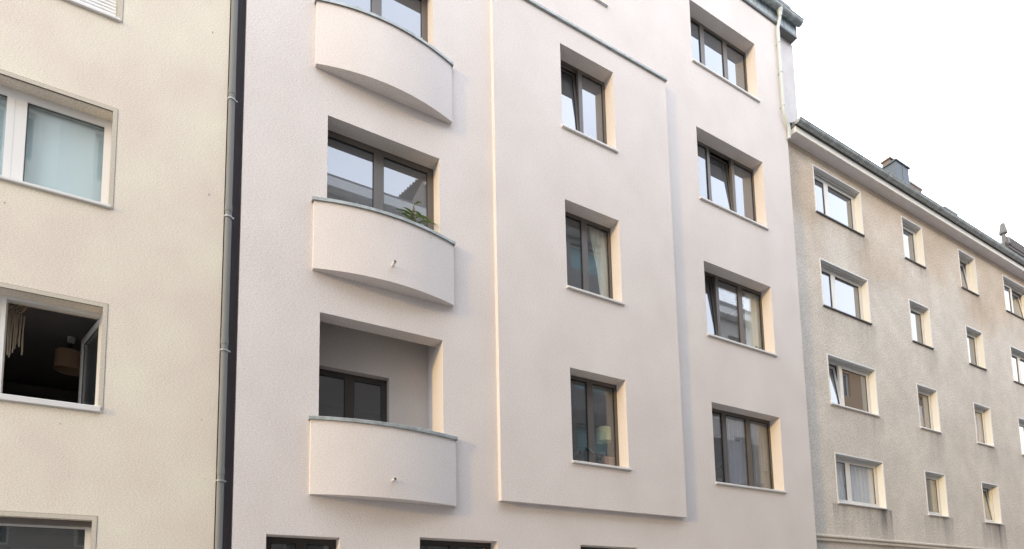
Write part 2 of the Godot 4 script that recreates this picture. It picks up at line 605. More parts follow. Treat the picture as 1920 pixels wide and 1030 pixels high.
func balcony(house: Node3D, yb: float, yt: float, spout: bool) -> void:
	var x0 := 1.489
	var x1 := 3.885
	var n := 28
	var thick := 0.16
	var b := inner("balcony", house, Vector3(0, yb, 0))
	var h := yt - yb
	var st := tool()
	var fl := tool()
	for i in n:
		var xa := lerpf(x0, x1, float(i) / n)
		var xb := lerpf(x0, x1, float(i + 1) / n)
		var za := arc_z(xa)
		var zb := arc_z(xb)
		var na := Vector3(2 * 0.19 * (xa - 2.687) / (1.198 * 1.198), 0, 1).normalized()
		var nb := Vector3(2 * 0.19 * (xb - 2.687) / (1.198 * 1.198), 0, 1).normalized()
		smooth_quad(st, [Vector3(xa, 0, za), na], [Vector3(xb, 0, zb), nb], [Vector3(xb, h, zb), nb], [Vector3(xa, h, za), na])
		var ia := maxf(za - thick, 0.001)
		var ib := maxf(zb - thick, 0.001)
		smooth_quad(st, [Vector3(xa, 0.18, ia), -na], [Vector3(xb, 0.18, ib), -nb], [Vector3(xb, h, ib), -nb], [Vector3(xa, h, ia), -na])
		quad(st, Vector3(xa, h, ia), Vector3(xb, h, ib), Vector3(xb, h, zb), Vector3(xa, h, za), Vector3.UP)
		quad(st, Vector3(xa, 0, 0.001), Vector3(xb, 0, 0.001), Vector3(xb, 0, zb), Vector3(xa, 0, za), Vector3.DOWN)
		if ia > 0.002 or ib > 0.002:
			quad(fl, Vector3(xa, 0.181, 0.0), Vector3(xb, 0.181, 0.0), Vector3(xb, 0.181, ib), Vector3(xa, 0.181, ia), Vector3.UP)
	for x in [x0, x1]:
		var z := arc_z(x)
		quad(st, Vector3(x, 0, 0.001), Vector3(x, 0, z), Vector3(x, h, z), Vector3(x, h, 0.001), Vector3(x - 2.687, 0, 0).normalized())
	part("parapet", st, M.main, b)
	part("floor", fl, M.soffit, b)
	# metal coping that follows the curve
	var c := tool()
	var ov := 0.028
	var ct := 0.046
	for i in n:
		var xa := lerpf(x0 - ov, x1 + ov, float(i) / n)
		var xb := lerpf(x0 - ov, x1 + ov, float(i + 1) / n)
		var za := arc_z(clampf(xa, x0, x1)) + ov
		var zb := arc_z(clampf(xb, x0, x1)) + ov
		var ia := maxf(za - thick - 2 * ov, 0.002)
		var ib := maxf(zb - thick - 2 * ov, 0.002)
		var e := 0.01
		quad(c, Vector3(xa, h + ct, ia), Vector3(xb, h + ct, ib), Vector3(xb, h + ct, zb - e), Vector3(xa, h + ct, za - e), Vector3.UP)
		flat_quad(c, Vector3(xa, h + ct - e, za), Vector3(xb, h + ct - e, zb), Vector3(xb, h + ct, zb - e), Vector3(xa, h + ct, za - e), Vector3(0, 1, 1))
		flat_quad(c, Vector3(xa, h - 0.012, za), Vector3(xb, h - 0.012, zb), Vector3(xb, h + ct - e, zb), Vector3(xa, h + ct - e, za), Vector3(0, 0, 1))
		flat_quad(c, Vector3(xa, h + 0.002, ia), Vector3(xb, h + 0.002, ib), Vector3(xb, h + ct, ib), Vector3(xa, h + ct, ia), Vector3(0, 0, -1))
		quad(c, Vector3(xa, h - 0.012, za - 0.008), Vector3(xb, h - 0.012, zb - 0.008), Vector3(xb, h - 0.012, zb), Vector3(xa, h - 0.012, za), Vector3.DOWN)
		quad(c, Vector3(xa, h + 0.004, ia), Vector3(xb, h + 0.004, ib), Vector3(xb, h + 0.004, zb - 0.008), Vector3(xa, h + 0.004, za - 0.008), Vector3.DOWN)
		flat_quad(c, Vector3(xa, h - 0.012, za - 0.008), Vector3(xb, h - 0.012, zb - 0.008), Vector3(xb, h + 0.004, zb - 0.008), Vector3(xa, h + 0.004, za - 0.008), Vector3(0, 0, -1))
	for x in [x0 - ov, x1 + ov]:
		var z := arc_z(clampf(x, x0, x1)) + ov
		quad(c, Vector3(x, h - 0.012, 0.002), Vector3(x, h - 0.012, z), Vector3(x, h + ct, z), Vector3(x, h + ct, 0.002), Vector3(x - 2.687, 0, 0).normalized())
	part("coping", c, M.zinc, b)
	for x in [2.12, 3.24]:
		var j := tool()
		var z := arc_z(x) + ov
		box(j, Vector3(x - 0.012, h - 0.014, z - 0.07), Vector3(x + 0.012, h + ct + 0.004, z + 0.004))
		part("coping_joint", j, M.zinc, b)
	if spout:
		var s := tool()
		var zz := arc_z(2.71)
		tube(s, [Vector3(2.71, 0.285, zz - 0.05), Vector3(2.71, 0.28, zz + 0.14)], 0.022, 14, false)
		tube(s, [Vector3(2.71, 0.28, zz + 0.139), Vector3(2.71, 0.285, zz - 0.05)], 0.017, 14, false)
		part("drain_spout", s, M.sill, b)


func pale_house() -> void:
	var house := thing("apartment_house", "pale off-white rendered apartment house with three bellied balconies and dark bronze windows", "apartment house", Vector3.ZERO)
	var x0 := 0.455
	var x1 := 13.9
	var right := [10.34, 12.76]
	var left_rows := [[10.84, 13.38, 1.70, 3.56], [7.32, 9.885, 1.70, 3.655]]
	var loggia := [1.613, 3.69, 3.72, 6.468]
	var ground_holes := [[0.901, 1.953, 1.0, 2.89], [3.252, 4.704, 1.0, 2.962], [6.507, 7.928, 1.0, 2.98], [10.34, 12.76, 1.0, 2.98]]
	var bay := [4.74, 9.262, 3.685, 13.96]
	# front wall, with the opening that the bay panel closes
	var holes := []
	for r in ROWS:
		holes.append([right[0], right[1], r[0], r[1]])
	for r in left_rows:
		holes.append([r[2], r[3], r[0], r[1]])
	holes.append([1.70, 3.56, 14.4, 16.9])
	holes.append(loggia)
	holes.append_array(ground_holes)
	holes.append([6.30, 7.70, 15.18, 16.82])
	var st := tool()
	panel(st, x0, x1, 0.0, 17.9, holes + [[bay[0] + 0.02, bay[1] - 0.02, bay[2] + 0.02, bay[3] - 0.02]], 0.0, -0.3)
	part("front_wall", st, M.main, house)
	# the slightly proud bay panel
	var bay_holes := []
	for r in BAY_ROWS:
		bay_holes.append([6.31, 7.70, r[0], r[1]])
	st = tool()
	panel(st, bay[0], bay[1], bay[2], bay[3], bay_holes, 0.11, 0.002)
	panel(st, bay[0] + 0.021, bay[1] - 0.021, bay[2] + 0.021, bay[3] - 0.021, bay_holes, 0.001, -0.299, Vector2(1, 1), false)
	part("bay_panel", st, M.main, house)
	st = tool()
	cbox(st, Vector3(bay[0] - 0.03, bay[3], 0.003), Vector3(bay[1] + 0.03, bay[3] + 0.065, 0.155), 0.008)
	part("bay_flashing", st, M.zinc, house)
	# shell and rooms
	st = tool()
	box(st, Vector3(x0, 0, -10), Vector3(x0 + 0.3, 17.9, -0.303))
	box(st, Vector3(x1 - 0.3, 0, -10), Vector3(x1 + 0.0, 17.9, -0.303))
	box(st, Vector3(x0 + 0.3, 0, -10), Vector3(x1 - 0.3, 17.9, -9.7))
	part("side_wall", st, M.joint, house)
	st = tool()
	for y in [0.3, 3.4, 6.95, 10.45, 14.05, 17.6]:
		if y > 3.0 and y < 4.0:
			box(st, Vector3(x0 + 0.302, y, -9.69), Vector3(x1 - 0.302, y + 0.22, -1.05))
			box(st, Vector3(4.2, y, -1.05), Vector3(x1 - 0.302, y + 0.22, -0.305))
		else:
			box(st, Vector3(x0 + 0.302, y, -9.69), Vector3(x1 - 0.302, y + 0.22, -0.305))
	part("storey_floor", st, M.room, house)
	st = tool()
	for y in [0.53, 3.64, 7.19, 10.69, 14.29]:
		for x in [4.25, 8.6]:
			box(st, Vector3(x, y, -5.0), Vector3(x + 0.12, y + 2.8 if y < 1.0 else y + 3.2, -1.06))
		box(st, Vector3(x0 + 0.31, y, -5.2), Vector3(x1 - 0.31, y + 2.85 if y < 1.0 else y + 3.2, -5.02))
	part("room_wall", st, M.room, house)
	# party wall that stands above the neighbour's eaves
	st = tool()
	box(st, Vector3(13.902, 14.93, -0.5), Vector3(14.68, 17.9, -0.15))
	part("party_wall", st, M.firewall, house)

	# right-hand column: three lights
	for i in 4:
		var r: Array = ROWS[i]
		var tilt := {}
		if i == 1:
			tilt = {1: 0.075}
		elif i == 2:
			tilt = {0: 0.075}
		make_window(house, right[0] - 0.15, right[1] + 0.05, r[0], r[1] + 0.02, -0.29, [1.0, 1.0, 1.0], {"tilt": tilt, "sill": [M.sill, 0.335, 0.045, -0.13, -0.02], "frame": 0.05, "sash": 0.052, "glass": M.pane_sky if i < 2 else null, "glass_at": {0: M.pane_sky} if i == 2 else {}})
	# middle column: two lights
	for i in 3:
		var r: Array = BAY_ROWS[i]
		make_window(house, 6.26, 7.73, r[0], r[1] + 0.02, -0.18, [1.0, 1.0], {"tilt": {0: 0.075} if i == 0 else {}, "sill": [M.sill, 0.335, 0.045, -0.03, 0.005], "sash": 0.052, "glass": M.pane_sky if i == 0 else null})
	make_window(house, 6.29, 7.71, 15.18, 16.83, -0.29, [1.0, 1.0], {"sill": [M.sill, 0.335, 0.045, 0.0], "sash": 0.052, "glass": M.pane_sky})
	# balcony doors
	for r in left_rows:
		make_window(house, r[2] - 0.11, r[3] + 0.01, r[0], r[1] + 0.02, -0.29, [1.0, 1.0], {"frame": 0.075, "sash": 0.06, "post": 0.07, "glass": M.pane_sky})
	make_window(house, 1.68, 3.60, 14.4, 16.92, -0.29, [1.0, 1.0], {"frame": 0.075, "sash": 0.06, "post": 0.07, "glass": M.pane_sky})
	# ground floor
	for h in ground_holes:
		make_window(house, h[0] - 0.01, h[1] + 0.02, h[2], h[3] + 0.02, -0.27, [1.0, 1.0], {"mat": M.bronze_dark, "sill": [M.sill, 0.31, 0.045, 0.0]})
	# loggia behind the lowest balcony
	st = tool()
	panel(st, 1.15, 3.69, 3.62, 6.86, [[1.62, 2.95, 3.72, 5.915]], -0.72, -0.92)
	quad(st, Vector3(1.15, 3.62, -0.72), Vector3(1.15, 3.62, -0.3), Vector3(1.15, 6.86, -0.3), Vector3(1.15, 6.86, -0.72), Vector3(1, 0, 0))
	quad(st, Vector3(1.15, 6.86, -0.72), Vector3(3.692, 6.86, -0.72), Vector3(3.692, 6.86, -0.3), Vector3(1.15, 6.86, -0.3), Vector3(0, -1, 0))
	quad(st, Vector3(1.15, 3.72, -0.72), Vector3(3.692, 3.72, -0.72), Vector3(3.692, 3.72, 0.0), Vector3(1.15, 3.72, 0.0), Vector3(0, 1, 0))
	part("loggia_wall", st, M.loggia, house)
	st = tool()
	box(st, Vector3(3.691, 3.62, -0.9), Vector3(3.9, 6.86, -0.301))
	part("loggia_side_wall", st, M.main, house)
	make_window(house, 1.61, 2.96, 3.74, 5.925, -0.86, [1.0, 1.0], {"mat": M.bronze_dark, "frame": 0.05, "sash": 0.06})
	balcony(house, 10.648, 11.79, false)
	balcony(house, 7.127, 8.27, true)
	balcony(house, 3.522, 4.69, true)

	# eaves: zinc band of seamed sheets, gutter, mansard
	var xe := 14.62
	st = tool()
	box(st, Vector3(x0, 17.9, -0.5), Vector3(xe, 17.96, 0.045))
	part("eaves_drip", st, M.zinc_dark, house)
	var xx := x0
	while xx < xe - 0.05:
		var w := minf(0.62, xe - xx)
		st = tool()
		box(st, Vector3(xx, 17.96, -0.5), Vector3(xx + w - 0.004, 18.42, 0.02))
		box(st, Vector3(xx + w - 0.022, 17.965, 0.02), Vector3(xx + w - 0.006, 18.41, 0.042))
		part("zinc_sheet", st, M.zinc_pale, house)
		xx += w
	var g := inner("gutter", house, Vector3(0, 18.33, 0.13))
	half_gutter(g, x0, xe + 0.06, 0.105, 0.62)
	st = tool()
	flat_quad(st, Vector3(x0, 18.42, 0.0), Vector3(xe, 18.42, 0.0), Vector3(xe, 21.2, -1.6), Vector3(x0, 21.2, -1.6), Vector3(0, 1, 1))
	flat_quad(st, Vector3(x0, 21.2, -1.6), Vector3(xe, 21.2, -1.6), Vector3(xe, 21.8, -10), Vector3(x0, 21.8, -10), Vector3(0, 1, 0))
	flat_quad(st, Vector3(xe, 18.42, 0.0), Vector3(xe, 21.2, -1.6), Vector3(xe, 21.8, -10), Vector3(xe, 17.9, -10), Vector3(1, 0, 0))
	flat_quad(st, Vector3(x0, 18.42, 0.0), Vector3(x0, 21.2, -1.6), Vector3(x0, 21.8, -10), Vector3(x0, 17.9, -10), Vector3(-1, 0, 0))
	flat_quad(st, Vector3(x0, 17.9, -10), Vector3(xe, 17.9, -10), Vector3(xe, 21.8, -10), Vector3(x0, 21.8, -10), Vector3(0, 0, -1))
	part("roof", st, M.zinc_dark, house)
	st = tool()
	box(st, Vector3(13.2, 18.6, -1.5), Vector3(14.5, 18.86, -0.10))
	box(st, Vector3(13.15, 18.86, -1.55), Vector3(14.56, 18.95, -0.04))
	part("roof_edge_box", st, M.zinc_dark, house)

	# cream downpipe at the right-hand edge
	var dp := inner("downpipe", house)
	st = tool()
	tube(st, [Vector3(13.76, 18.24, 0.13), Vector3(13.76, 18.08, 0.13), Vector3(13.72, 17.86, 0.11), Vector3(13.68, 17.70, 0.09), Vector3(13.68, 17.4, 0.085), Vector3(13.68, 15.25, 0.085), Vector3(13.70, 15.12, 0.085), Vector3(13.86, 14.86, 0.07), Vector3(13.90, 14.76, 0.06), Vector3(13.90, 14.5, 0.04)], 0.046, 16)
	part("pipe", st, M.cream_pipe, dp)
	st = tool()
	lathe(st, [Vector2(0.055, -0.16), Vector2(0.06, -0.05), Vector2(0.085, 0.03), Vector2(0.085, 0.06)], Vector3(13.76, 18.2, 0.13))
	part("outlet", st, M.cream_pipe, dp)
	for y in [17.25, 16.35, 15.35]:
		st = tool()
		lathe(st, [Vector2(0.047, -0.018), Vector2(0.055, -0.014), Vector2(0.055, 0.014), Vector2(0.047, 0.018)], Vector3(13.68, y, 0.085))
		box(st, Vector3(13.665, y - 0.01, 0.0), Vector3(13.695, y + 0.01, 0.04))
		part("bracket", st, M.cream_pipe, dp)


func half_gutter(g: Node3D, x0: float, x1: float, r: float, step: float) -> void:
	var st := tool()
	var n := 10
	for i in n:
		var a := PI + PI * i / n
		var b := PI + PI * (i + 1) / n
		var pa := Vector3(0, sin(a) * r, cos(a) * r)
		var pb := Vector3(0, sin(b) * r, cos(b) * r)
		for s in [1.0, -1.0]:
			var k := 1.0 if s > 0 else 0.965
			smooth_quad(st, [Vector3(x0, 0, 0) + pa * k, pa * s], [Vector3(x1, 0, 0) + pa * k, pa * s], [Vector3(x1, 0, 0) + pb * k, pb * s], [Vector3(x0, 0, 0) + pb * k, pb * s])
		for x in [x0, x1]:
			tri(st, Vector3(x, 0, 0), Vector3(x, 0, 0) + pa, Vector3(x, 0, 0) + pb, Vector3(x - (x0 + x1) / 2, 0, 0))
	tube(st, [Vector3(x0, 0.004, r), Vector3(x1, 0.004, r)], 0.013, 8)
	part("trough", st, M.zinc, g)
	var x := x0 + step * 0.5
	while x < x1:
		st = tool()
		for i in n:
			var a := PI + PI * i / n
			var b := PI + PI * (i + 1) / n
			var pa := Vector3(0, sin(a), cos(a))
			var pb := Vector3(0, sin(b), cos(b))
			smooth_quad(st, [Vector3(x, 0, 0) + pa * (r + 0.006), pa], [Vector3(x + 0.03, 0, 0) + pa * (r + 0.006), pa], [Vector3(x + 0.03, 0, 0) + pb * (r + 0.006), pb], [Vector3(x, 0, 0) + pb * (r + 0.006), pb])
		part("bracket", st, M.zinc, g)
		x += step


# ---------------------------------------------------------------- the beige house at the left
func beige_house() -> void:
	var house := thing("apartment_house", "warm beige grainy rendered house with white windows, one of them standing open", "apartment house", Vector3.ZERO)
	var zf := -0.03
	var rows := [[10.115, 11.55], [7.30, 8.704], [4.47, 5.85], [1.55, 2.963]]
	var hx := [-3.29, -1.175]
	var st := tool()
	var holes := []
	for r in rows:
		holes.append([hx[0], hx[1], r[0], r[1]])
	panel(st, -14.0, 0.226, 0.0, 14.2, holes, zf, -0.45)
	part("front_wall", st, M.beige, house)
	st = tool()
	box(st, Vector3(-14, 0, -9), Vector3(-13.7, 14.2, -0.452))
	box(st, Vector3(-0.05, 0, -9), Vector3(0.226, 14.2, -0.452))
	box(st, Vector3(-13.7, 0, -9), Vector3(-0.05, 14.2, -8.7))
	part("side_wall", st, M.room_dark, house)
	st = tool()
	for y in [0.5, 3.32, 6.18, 9.03, 11.9, 14.0]:
		box(st, Vector3(-13.69, y, -8.69), Vector3(-0.06, y + 0.2, -0.455))
	part("storey_floor", st, M.room_dark, house)
	st = tool()
	for y in [0.71, 3.53, 6.39, 9.24]:
		box(st, Vector3(-13.6, y, -4.6), Vector3(-0.07, y + 2.6, -4.45))
		box(st, Vector3(-4.3, y, -4.44), Vector3(-4.2, y + 2.6, -0.46))
	part("room_wall", st, M.room_dark, house)
	st = tool()
	flat_quad(st, Vector3(-14, 14.2, 0.4), Vector3(0.25, 14.2, 0.4), Vector3(0.25, 18.5, -4.5), Vector3(-14, 18.5, -4.5), Vector3(0, 1, 1))
	flat_quad(st, Vector3(-14, 14.2, -9.2), Vector3(0.25, 14.2, -9.2), Vector3(0.25, 18.5, -4.5), Vector3(-14, 18.5, -4.5), Vector3(0, 1, -1))
	part("roof", st, M.tile, house)
	for i in 4:
		var r: Array = rows[i]
		# smooth band round the opening, with an incised outer line
		st = tool()
		var t := 0.052
		box(st, Vector3(hx[0] - t, r[1], zf - 0.02), Vector3(hx[1] + t, r[1] + t, zf + 0.005))
		box(st, Vector3(hx[1], r[0] - 0.03, zf - 0.02), Vector3(hx[1] + t, r[1], zf + 0.005))
		box(st, Vector3(hx[0] - t, r[0] - 0.03, zf - 0.02), Vector3(hx[0], r[1], zf + 0.005))
		part("window_band", st, M.beige_smooth, house)
		st = tool()
		box(st, Vector3(hx[0] - t - 0.008, r[1] + t, zf - 0.02), Vector3(hx[1] + t + 0.008, r[1] + t + 0.008, zf + 0.002))
		box(st, Vector3(hx[1] + t, r[0] - 0.03, zf - 0.02), Vector3(hx[1] + t + 0.008, r[1] + t, zf + 0.002))
		part("window_joint", st, M.beige_dark, house)
		var o := {"mat": M.upvc, "frame": 0.05, "sash": 0.082, "post": 0.055, "sill": [M.sill, 0.245, 0.04, 0.02]}
		if i == 2:
			o.swing = {1: -1.22}
			o.sill = [M.sill, 0.245, 0.075, 0.02]
		if i == 3:
			o.sash = 0.06
		make_window(house, hx[0] - 0.02, hx[1] + 0.01, r[0], r[1] + 0.01, -0.235, [1.0, 1.0], o)
		if i == 3:
			st = tool()
			box(st, Vector3(hx[0], r[1] - 0.07, -0.20), Vector3(hx[1], r[1] - 0.001, -0.13))
			part("shutter_box", st, M.bronze, house)
		elif i == 0:
			# closed roller shutter, lath by lath
			var sh := inner("roller_shutter", house, Vector3(0, r[0], -0.2))
			var y := 0.02
			while y < 1.4:
				st = tool()
				cbox(st, Vector3(hx[0] + 0.03, y, -0.012), Vector3(hx[1] - 0.05, y + 0.046, 0.006), 0.012)
				part("slat", st, M.white, sh)
				y += 0.052
	# small fixings and mends in the render
	for p in [Vector2(-2.245, 6.978), Vector2(0.02, 7.908), Vector2(-1.56, 4.194), Vector2(0.021, 4.493), Vector2(0.079, 3.644), Vector2(-0.002, 10.532)]:
		st = tool()
		lathe(st, [Vector2(0.0, -0.014), Vector2(0.009, -0.008), Vector2(0.008, 0.0), Vector2(0.003, 0.003)], Vector3(p.x, p.y, zf + 0.004), 7)
		part("wall_plug", st, M.beige_smooth, house)
	# grey downpipe in the joint between the two houses
	var dp := inner("downpipe", house, Vector3(0.287, 0, -0.02))
	st = tool()
	tube(st, [Vector3(0, 0.2, 0), Vector3(0, 14.3, 0)], 0.047, 18)
	part("pipe", st, M.pipe, dp)
	for y in [3.62, 5.55, 7.62, 9.52, 11.4]:
		st = tool()
		lathe(st, [Vector2(0.048, -0.05), Vector2(0.052, -0.045), Vector2(0.052, 0.05), Vector2(0.051, 0.055)], Vector3(0, y + 0.14, 0), 18)
		part("pipe_socket", st, M.pipe, dp)
		st = tool()
		lathe(st, [Vector2(0.051, -0.014), Vector2(0.06, -0.012), Vector2(0.06, 0.012), Vector2(0.051, 0.014)], Vector3(0, y, 0), 18)
		box(st, Vector3(0.055, y - 0.01, 0.0), Vector3(0.078, y + 0.01, 0.02))
		box(st, Vector3(-0.01, y - 0.01, -0.22), Vector3(0.01, y + 0.01, -0.055))
		part("pipe_clip", st, M.zinc, dp)
	st = tool()
	box(st, Vector3(0.228, 0.0, -0.6), Vector3(0.4535, 14.2, -0.26))
	part("joint_filler", st, M.joint, house)


# ---------------------------------------------------------------- the grey house at the right
func stain_texture() -> ImageTexture:
	# weathering of the old render: runs below the sills, blotches; plus a darker strip by the neighbour
	var w := 1024
	var h := 768
	var a := FastNoiseLite.new()
	a.seed = 41
	a.frequency = 0.008
	a.fractal_octaves = 5
	var b := FastNoiseLite.new()
	b.seed = 43
	b.frequency = 0.03
	b.fractal_octaves = 3
	var px := PackedByteArray()
	px.resize(w * h * 3)
	var sills := []
	for c in [[15.24, 17.61], [19.89, 21.16], [23.58, 24.83], [27.02, 29.4]]:
		for y in [12.97, 10.15, 7.29, 4.51]:
			sills.append([c[0], c[1], y])
	for j in h:
		var y := 15.0 * (1.0 - (j + 0.5) / h)
		for i in w:
			var x := 13.9 + 20.0 * (i + 0.5) / w
			var v := 0.965 + 0.05 * a.get_noise_2d(i, j) + 0.03 * b.get_noise_2d(i, j)
			var grime_and_tone := 0.0
			for s in sills:
				var dy: float = s[2] - y
				if dy > 0.0 and dy < 1.5 and x > s[0] - 0.25 and x < s[1] + 0.25:
					var ends: float = maxf(exp(-absf(x - s[1] + 0.22 + 0.1 * sin(s[0] * 7.0 + s[2])) * 2.4), 0.22 * exp(-absf(x - s[0] - 0.35 - 0.2 * sin(s[2] * 5.0)) * 2.0))
					var run: float = clampf(0.5 + 1.3 * b.get_noise_2d(i * 2.0, j * 0.3 + s[2] * 31.0), 0.0, 1.0)
					var e: float = (0.40 if s[0] < 17.0 or s[0] > 22.0 else 0.26) if s[2] < 5.0 else 0.13
					grime_and_tone = maxf(grime_and_tone, e * exp(-dy * 1.7) * (0.25 + 0.95 * ends) * (0.55 + 0.6 * run))
			grime_and_tone += 0.06 * exp(-(x - 13.9) * 1.4) * (0.7 + 0.8 * a.get_noise_2d(i * 3.0, j * 0.7))  # darker towards the pale house
			if y < 3.5:
				grime_and_tone += 0.06
			v = clampf(v - grime_and_tone, 0.2, 1.0)
			# older ochre coat showing through towards the eaves and in patches
			var ochre := clampf((y - 11.2) / 3.2 + 0.9 * a.get_noise_2d(i * 0.7 + 500.0, j * 0.7), 0.0, 1.0) * 0.7
			ochre += 0.12 * clampf(a.get_noise_2d(i * 0.5 + 90.0, j * 0.5 + 70.0), 0.0, 1.0)
			var k := (j * w + i) * 3
			px[k] = int(clampf(v * (1.0 - 0.12 * ochre), 0, 1) * 255)
			px[k + 1] = int(clampf(v * (1.0 - 0.185 * ochre), 0, 1) * 254)
			px[k + 2] = int(clampf(v * (1.0 - 0.25 * ochre + 0.05 * grime_and_tone), 0, 1) * 252)
	return ImageTexture.create_from_image(Image.create_from_data(w, h, false, Image.FORMAT_RGB8, px))


func grey_house() -> void:
	var house := thing("apartment_house", "weathered grey-beige house with small white-edged windows under long overhanging eaves", "apartment house", Vector3.ZERO)
	var zf := -0.18
	M.grey.detail_enabled = true
	M.grey.detail_blend_mode = BaseMaterial3D.BLEND_MODE_MUL
	M.grey.detail_albedo = stain_texture()
	M.grey.detail_uv_layer = BaseMaterial3D.DETAIL_UV_2
	M.grey.uv2_triplanar = false
	var cols := [[15.275, 17.575], [19.925, 21.125], [23.615, 24.795], [27.055, 29.36]]
	var rows := [[13.0, 14.41], [10.18, 11.55], [7.33, 8.73], [4.55, 5.91]]
	var holes := []
	for c in cols:
		for r in rows:
			holes.append([c[0] - 0.035, c[1] + 0.035, r[0], r[1] + 0.035])
	var st := tool()
	var top := 14.93
	# wall: u runs over 20 m, v is flipped so that the stain picture's top row lies at 15 m
	wall_with_stains(st, 13.902, 33.9, 0.0, top, holes, zf, -0.6)
	part("front_wall", st, M.grey, house)
	st = tool()
	box(st, Vector3(13.905, 0, -9), Vector3(14.1, top, -0.602))
	box(st, Vector3(33.6, 0, -9), Vector3(33.9, top, -0.602))
	box(st, Vector3(14.1, 0, -9), Vector3(33.6, top, -8.7))
	part("side_wall", st, M.room, house)
	st = tool()
	for y in [0.4, 3.35, 6.2, 9.05, 11.85, 14.7]:
		box(st, Vector3(14.11, y, -8.69), Vector3(33.59, y + 0.2, -0.605))
	part("storey_floor", st, M.room, house)
	st = tool()
	for y in [3.56, 6.41, 9.26, 12.06]:
		box(st, Vector3(14.12, y, -4.1), Vector3(33.58, y + 2.6, -4.0))
		for x in [18.8, 22.4, 26.0]:
			box(st, Vector3(x, y, -3.99), Vector3(x + 0.1, y + 2.6, -0.61))
	part("room_wall", st, M.room, house)
	# string course above the ground floor: two ledges
	st = tool()
	cbox(st, Vector3(13.91, 3.545, zf + 0.001), Vector3(33.9, 3.625, zf + 0.07), 0.02)
	part("string_course", st, M.grey, house)
	st = tool()
	cbox(st, Vector3(13.91, 3.45, zf + 0.001), Vector3(33.9, 3.543, zf + 0.045), 0.015)
	part("string_course", st, M.grey, house)
	# eaves
	st = tool()
	box(st, Vector3(14.15, 14.76, zf + 0.001), Vector3(33.9, 14.79, 0.085))
	part("soffit", st, M.soffit, house)
	st = tool()
	box(st, Vector3(14.15, 14.757, 0.087), Vector3(33.9, 14.925, 0.115))
	box(st, Vector3(14.12, 14.757, zf + 0.001), Vector3(14.148, 14.925, 0.115))
	part("fascia", st, M.fascia, house)
	st = tool()
	box(st, Vector3(14.1, 14.927, zf - 0.2), Vector3(33.9, 15.02, 0.105))
	part("eaves_drip", st, M.zinc_dark, house)  # dark strip standing for the shadow band between fascia and gutter
	st = tool()
	box(st, Vector3(14.1, 15.022, 0.055), Vector3(33.9, 15.07, 0.086))
	part("eaves_board", st, M.zinc_dark, house)
	var g := inner("gutter", house, Vector3(0, 15.045, 0.185))
	half_gutter(g, 14.1, 33.9, 0.098, 0.78)
	st = tool()
	flat_quad(st, Vector3(14.1, 15.03, 0.05), Vector3(33.9, 15.03, 0.05), Vector3(33.9, 19.0, -4.5), Vector3(14.1, 19.0, -4.5), Vector3(0, 1, 1))
	flat_quad(st, Vector3(14.1, 15.0, -9.2), Vector3(33.9, 15.0, -9.2), Vector3(33.9, 19.0, -4.5), Vector3(14.1, 19.0, -4.5), Vector3(0, 1, -1))
	tri(st, Vector3(14.1, 15.04, 0.08), Vector3(14.1, 19.0, -4.5), Vector3(14.1, 15.0, -9.2), Vector3(-1, 0, 0))
	tri(st, Vector3(33.9, 15.04, 0.08), Vector3(33.9, 19.0, -4.5), Vector3(33.9, 15.0, -9.2), Vector3(1, 0, 0))
	part("roof", st, M.tile, house)
	for ci in 4:
		for ri in 4:
			var c: Array = cols[ci]
			var r: Array = rows[ri]
			var lights := [1.0]
			if ci == 0:
				lights = [0.655, 1.21]
			elif ci == 3:
				lights = [1.0, 1.0]
			var tilt := {}
			if (ci == 0 and ri == 2) or (ci == 2 and (ri == 0 or ri == 3)):
				tilt = {0: 0.11}
			elif ci == 3 and ri == 0:
				tilt = {1: 0.11}
			make_window(house, c[0], c[1], r[0], r[1], zf - 0.17, lights, {"mat": M.upvc, "frame": 0.07, "sash": 0.08, "post": 0.05, "tilt": tilt, "surround": 0.17, "shutter_guide": true, "glass": M.pane_sky if ri < 2 or ci == 3 or (ci == 0 and ri == 2) or (ci == 2 and ri == 1) else null, "sill": [M.sill_dark if ri < 2 else M.sill, 0.215, 0.035, 0.03]})
	# things on the roof
	var ch := inner("zinc_chimney", house, Vector3(25.99, 18.0, -3.25))
	st = tool()
	box(st, Vector3(0, 0, -0.45), Vector3(0.5, 2.93, 0.25))
	part("sheet", st, M.slate_zinc, ch)
	st = tool()
	box(st, Vector3(0.508, 0, -0.45), Vector3(1.02, 2.93, 0.248))
	part("sheet", st, M.slate_zinc, ch)
	st = tool()
	box(st, Vector3(0.496, 0, 0.2), Vector3(0.512, 2.94, 0.27))
	part("seam", st, M.zinc_dark, ch)
	st = tool()
	box(st, Vector3(-0.06, 2.93, -0.5), Vector3(1.08, 2.99, 0.3))
	part("cap", st, M.slate_zinc, ch)
	st = tool()
	box(st, Vector3(0.05, 2.99, -0.3), Vector3(0.32, 3.22, 0.0))
	box(st, Vector3(0.0, 3.225, -0.35), Vector3(0.38, 3.29, 0.05))
	box(st, Vector3(0.42, 2.99, -0.25), Vector3(0.62, 3.10, 0.02))
	part("flue", st, M.brick, ch)
	var bc := inner("brick_chimney", house, Vector3(28.95, 18.0, -3.9))
	var row := 0
	while row < 47:
		var y := row * 0.078
		for k in 5:
			var bx := k * 0.25 + (0.0 if row % 2 == 0 else -0.125)
			var b0 := maxf(bx, 0.0)
			var b1 := minf(bx + 0.24, 1.14)
			if row < 38:
				continue
			if b1 - b0 > 0.04:
				st = tool()
				box(st, Vector3(b0, y, -0.5), Vector3(b1, y + 0.066, 0.0))
				part("brick", st, M.brick, bc)
		row += 1
	st = tool()
	box(st, Vector3(0.01, 0, -0.48), Vector3(1.12, 3.65, -0.012))
	part("core", st, M.brick, bc)
	st = tool()
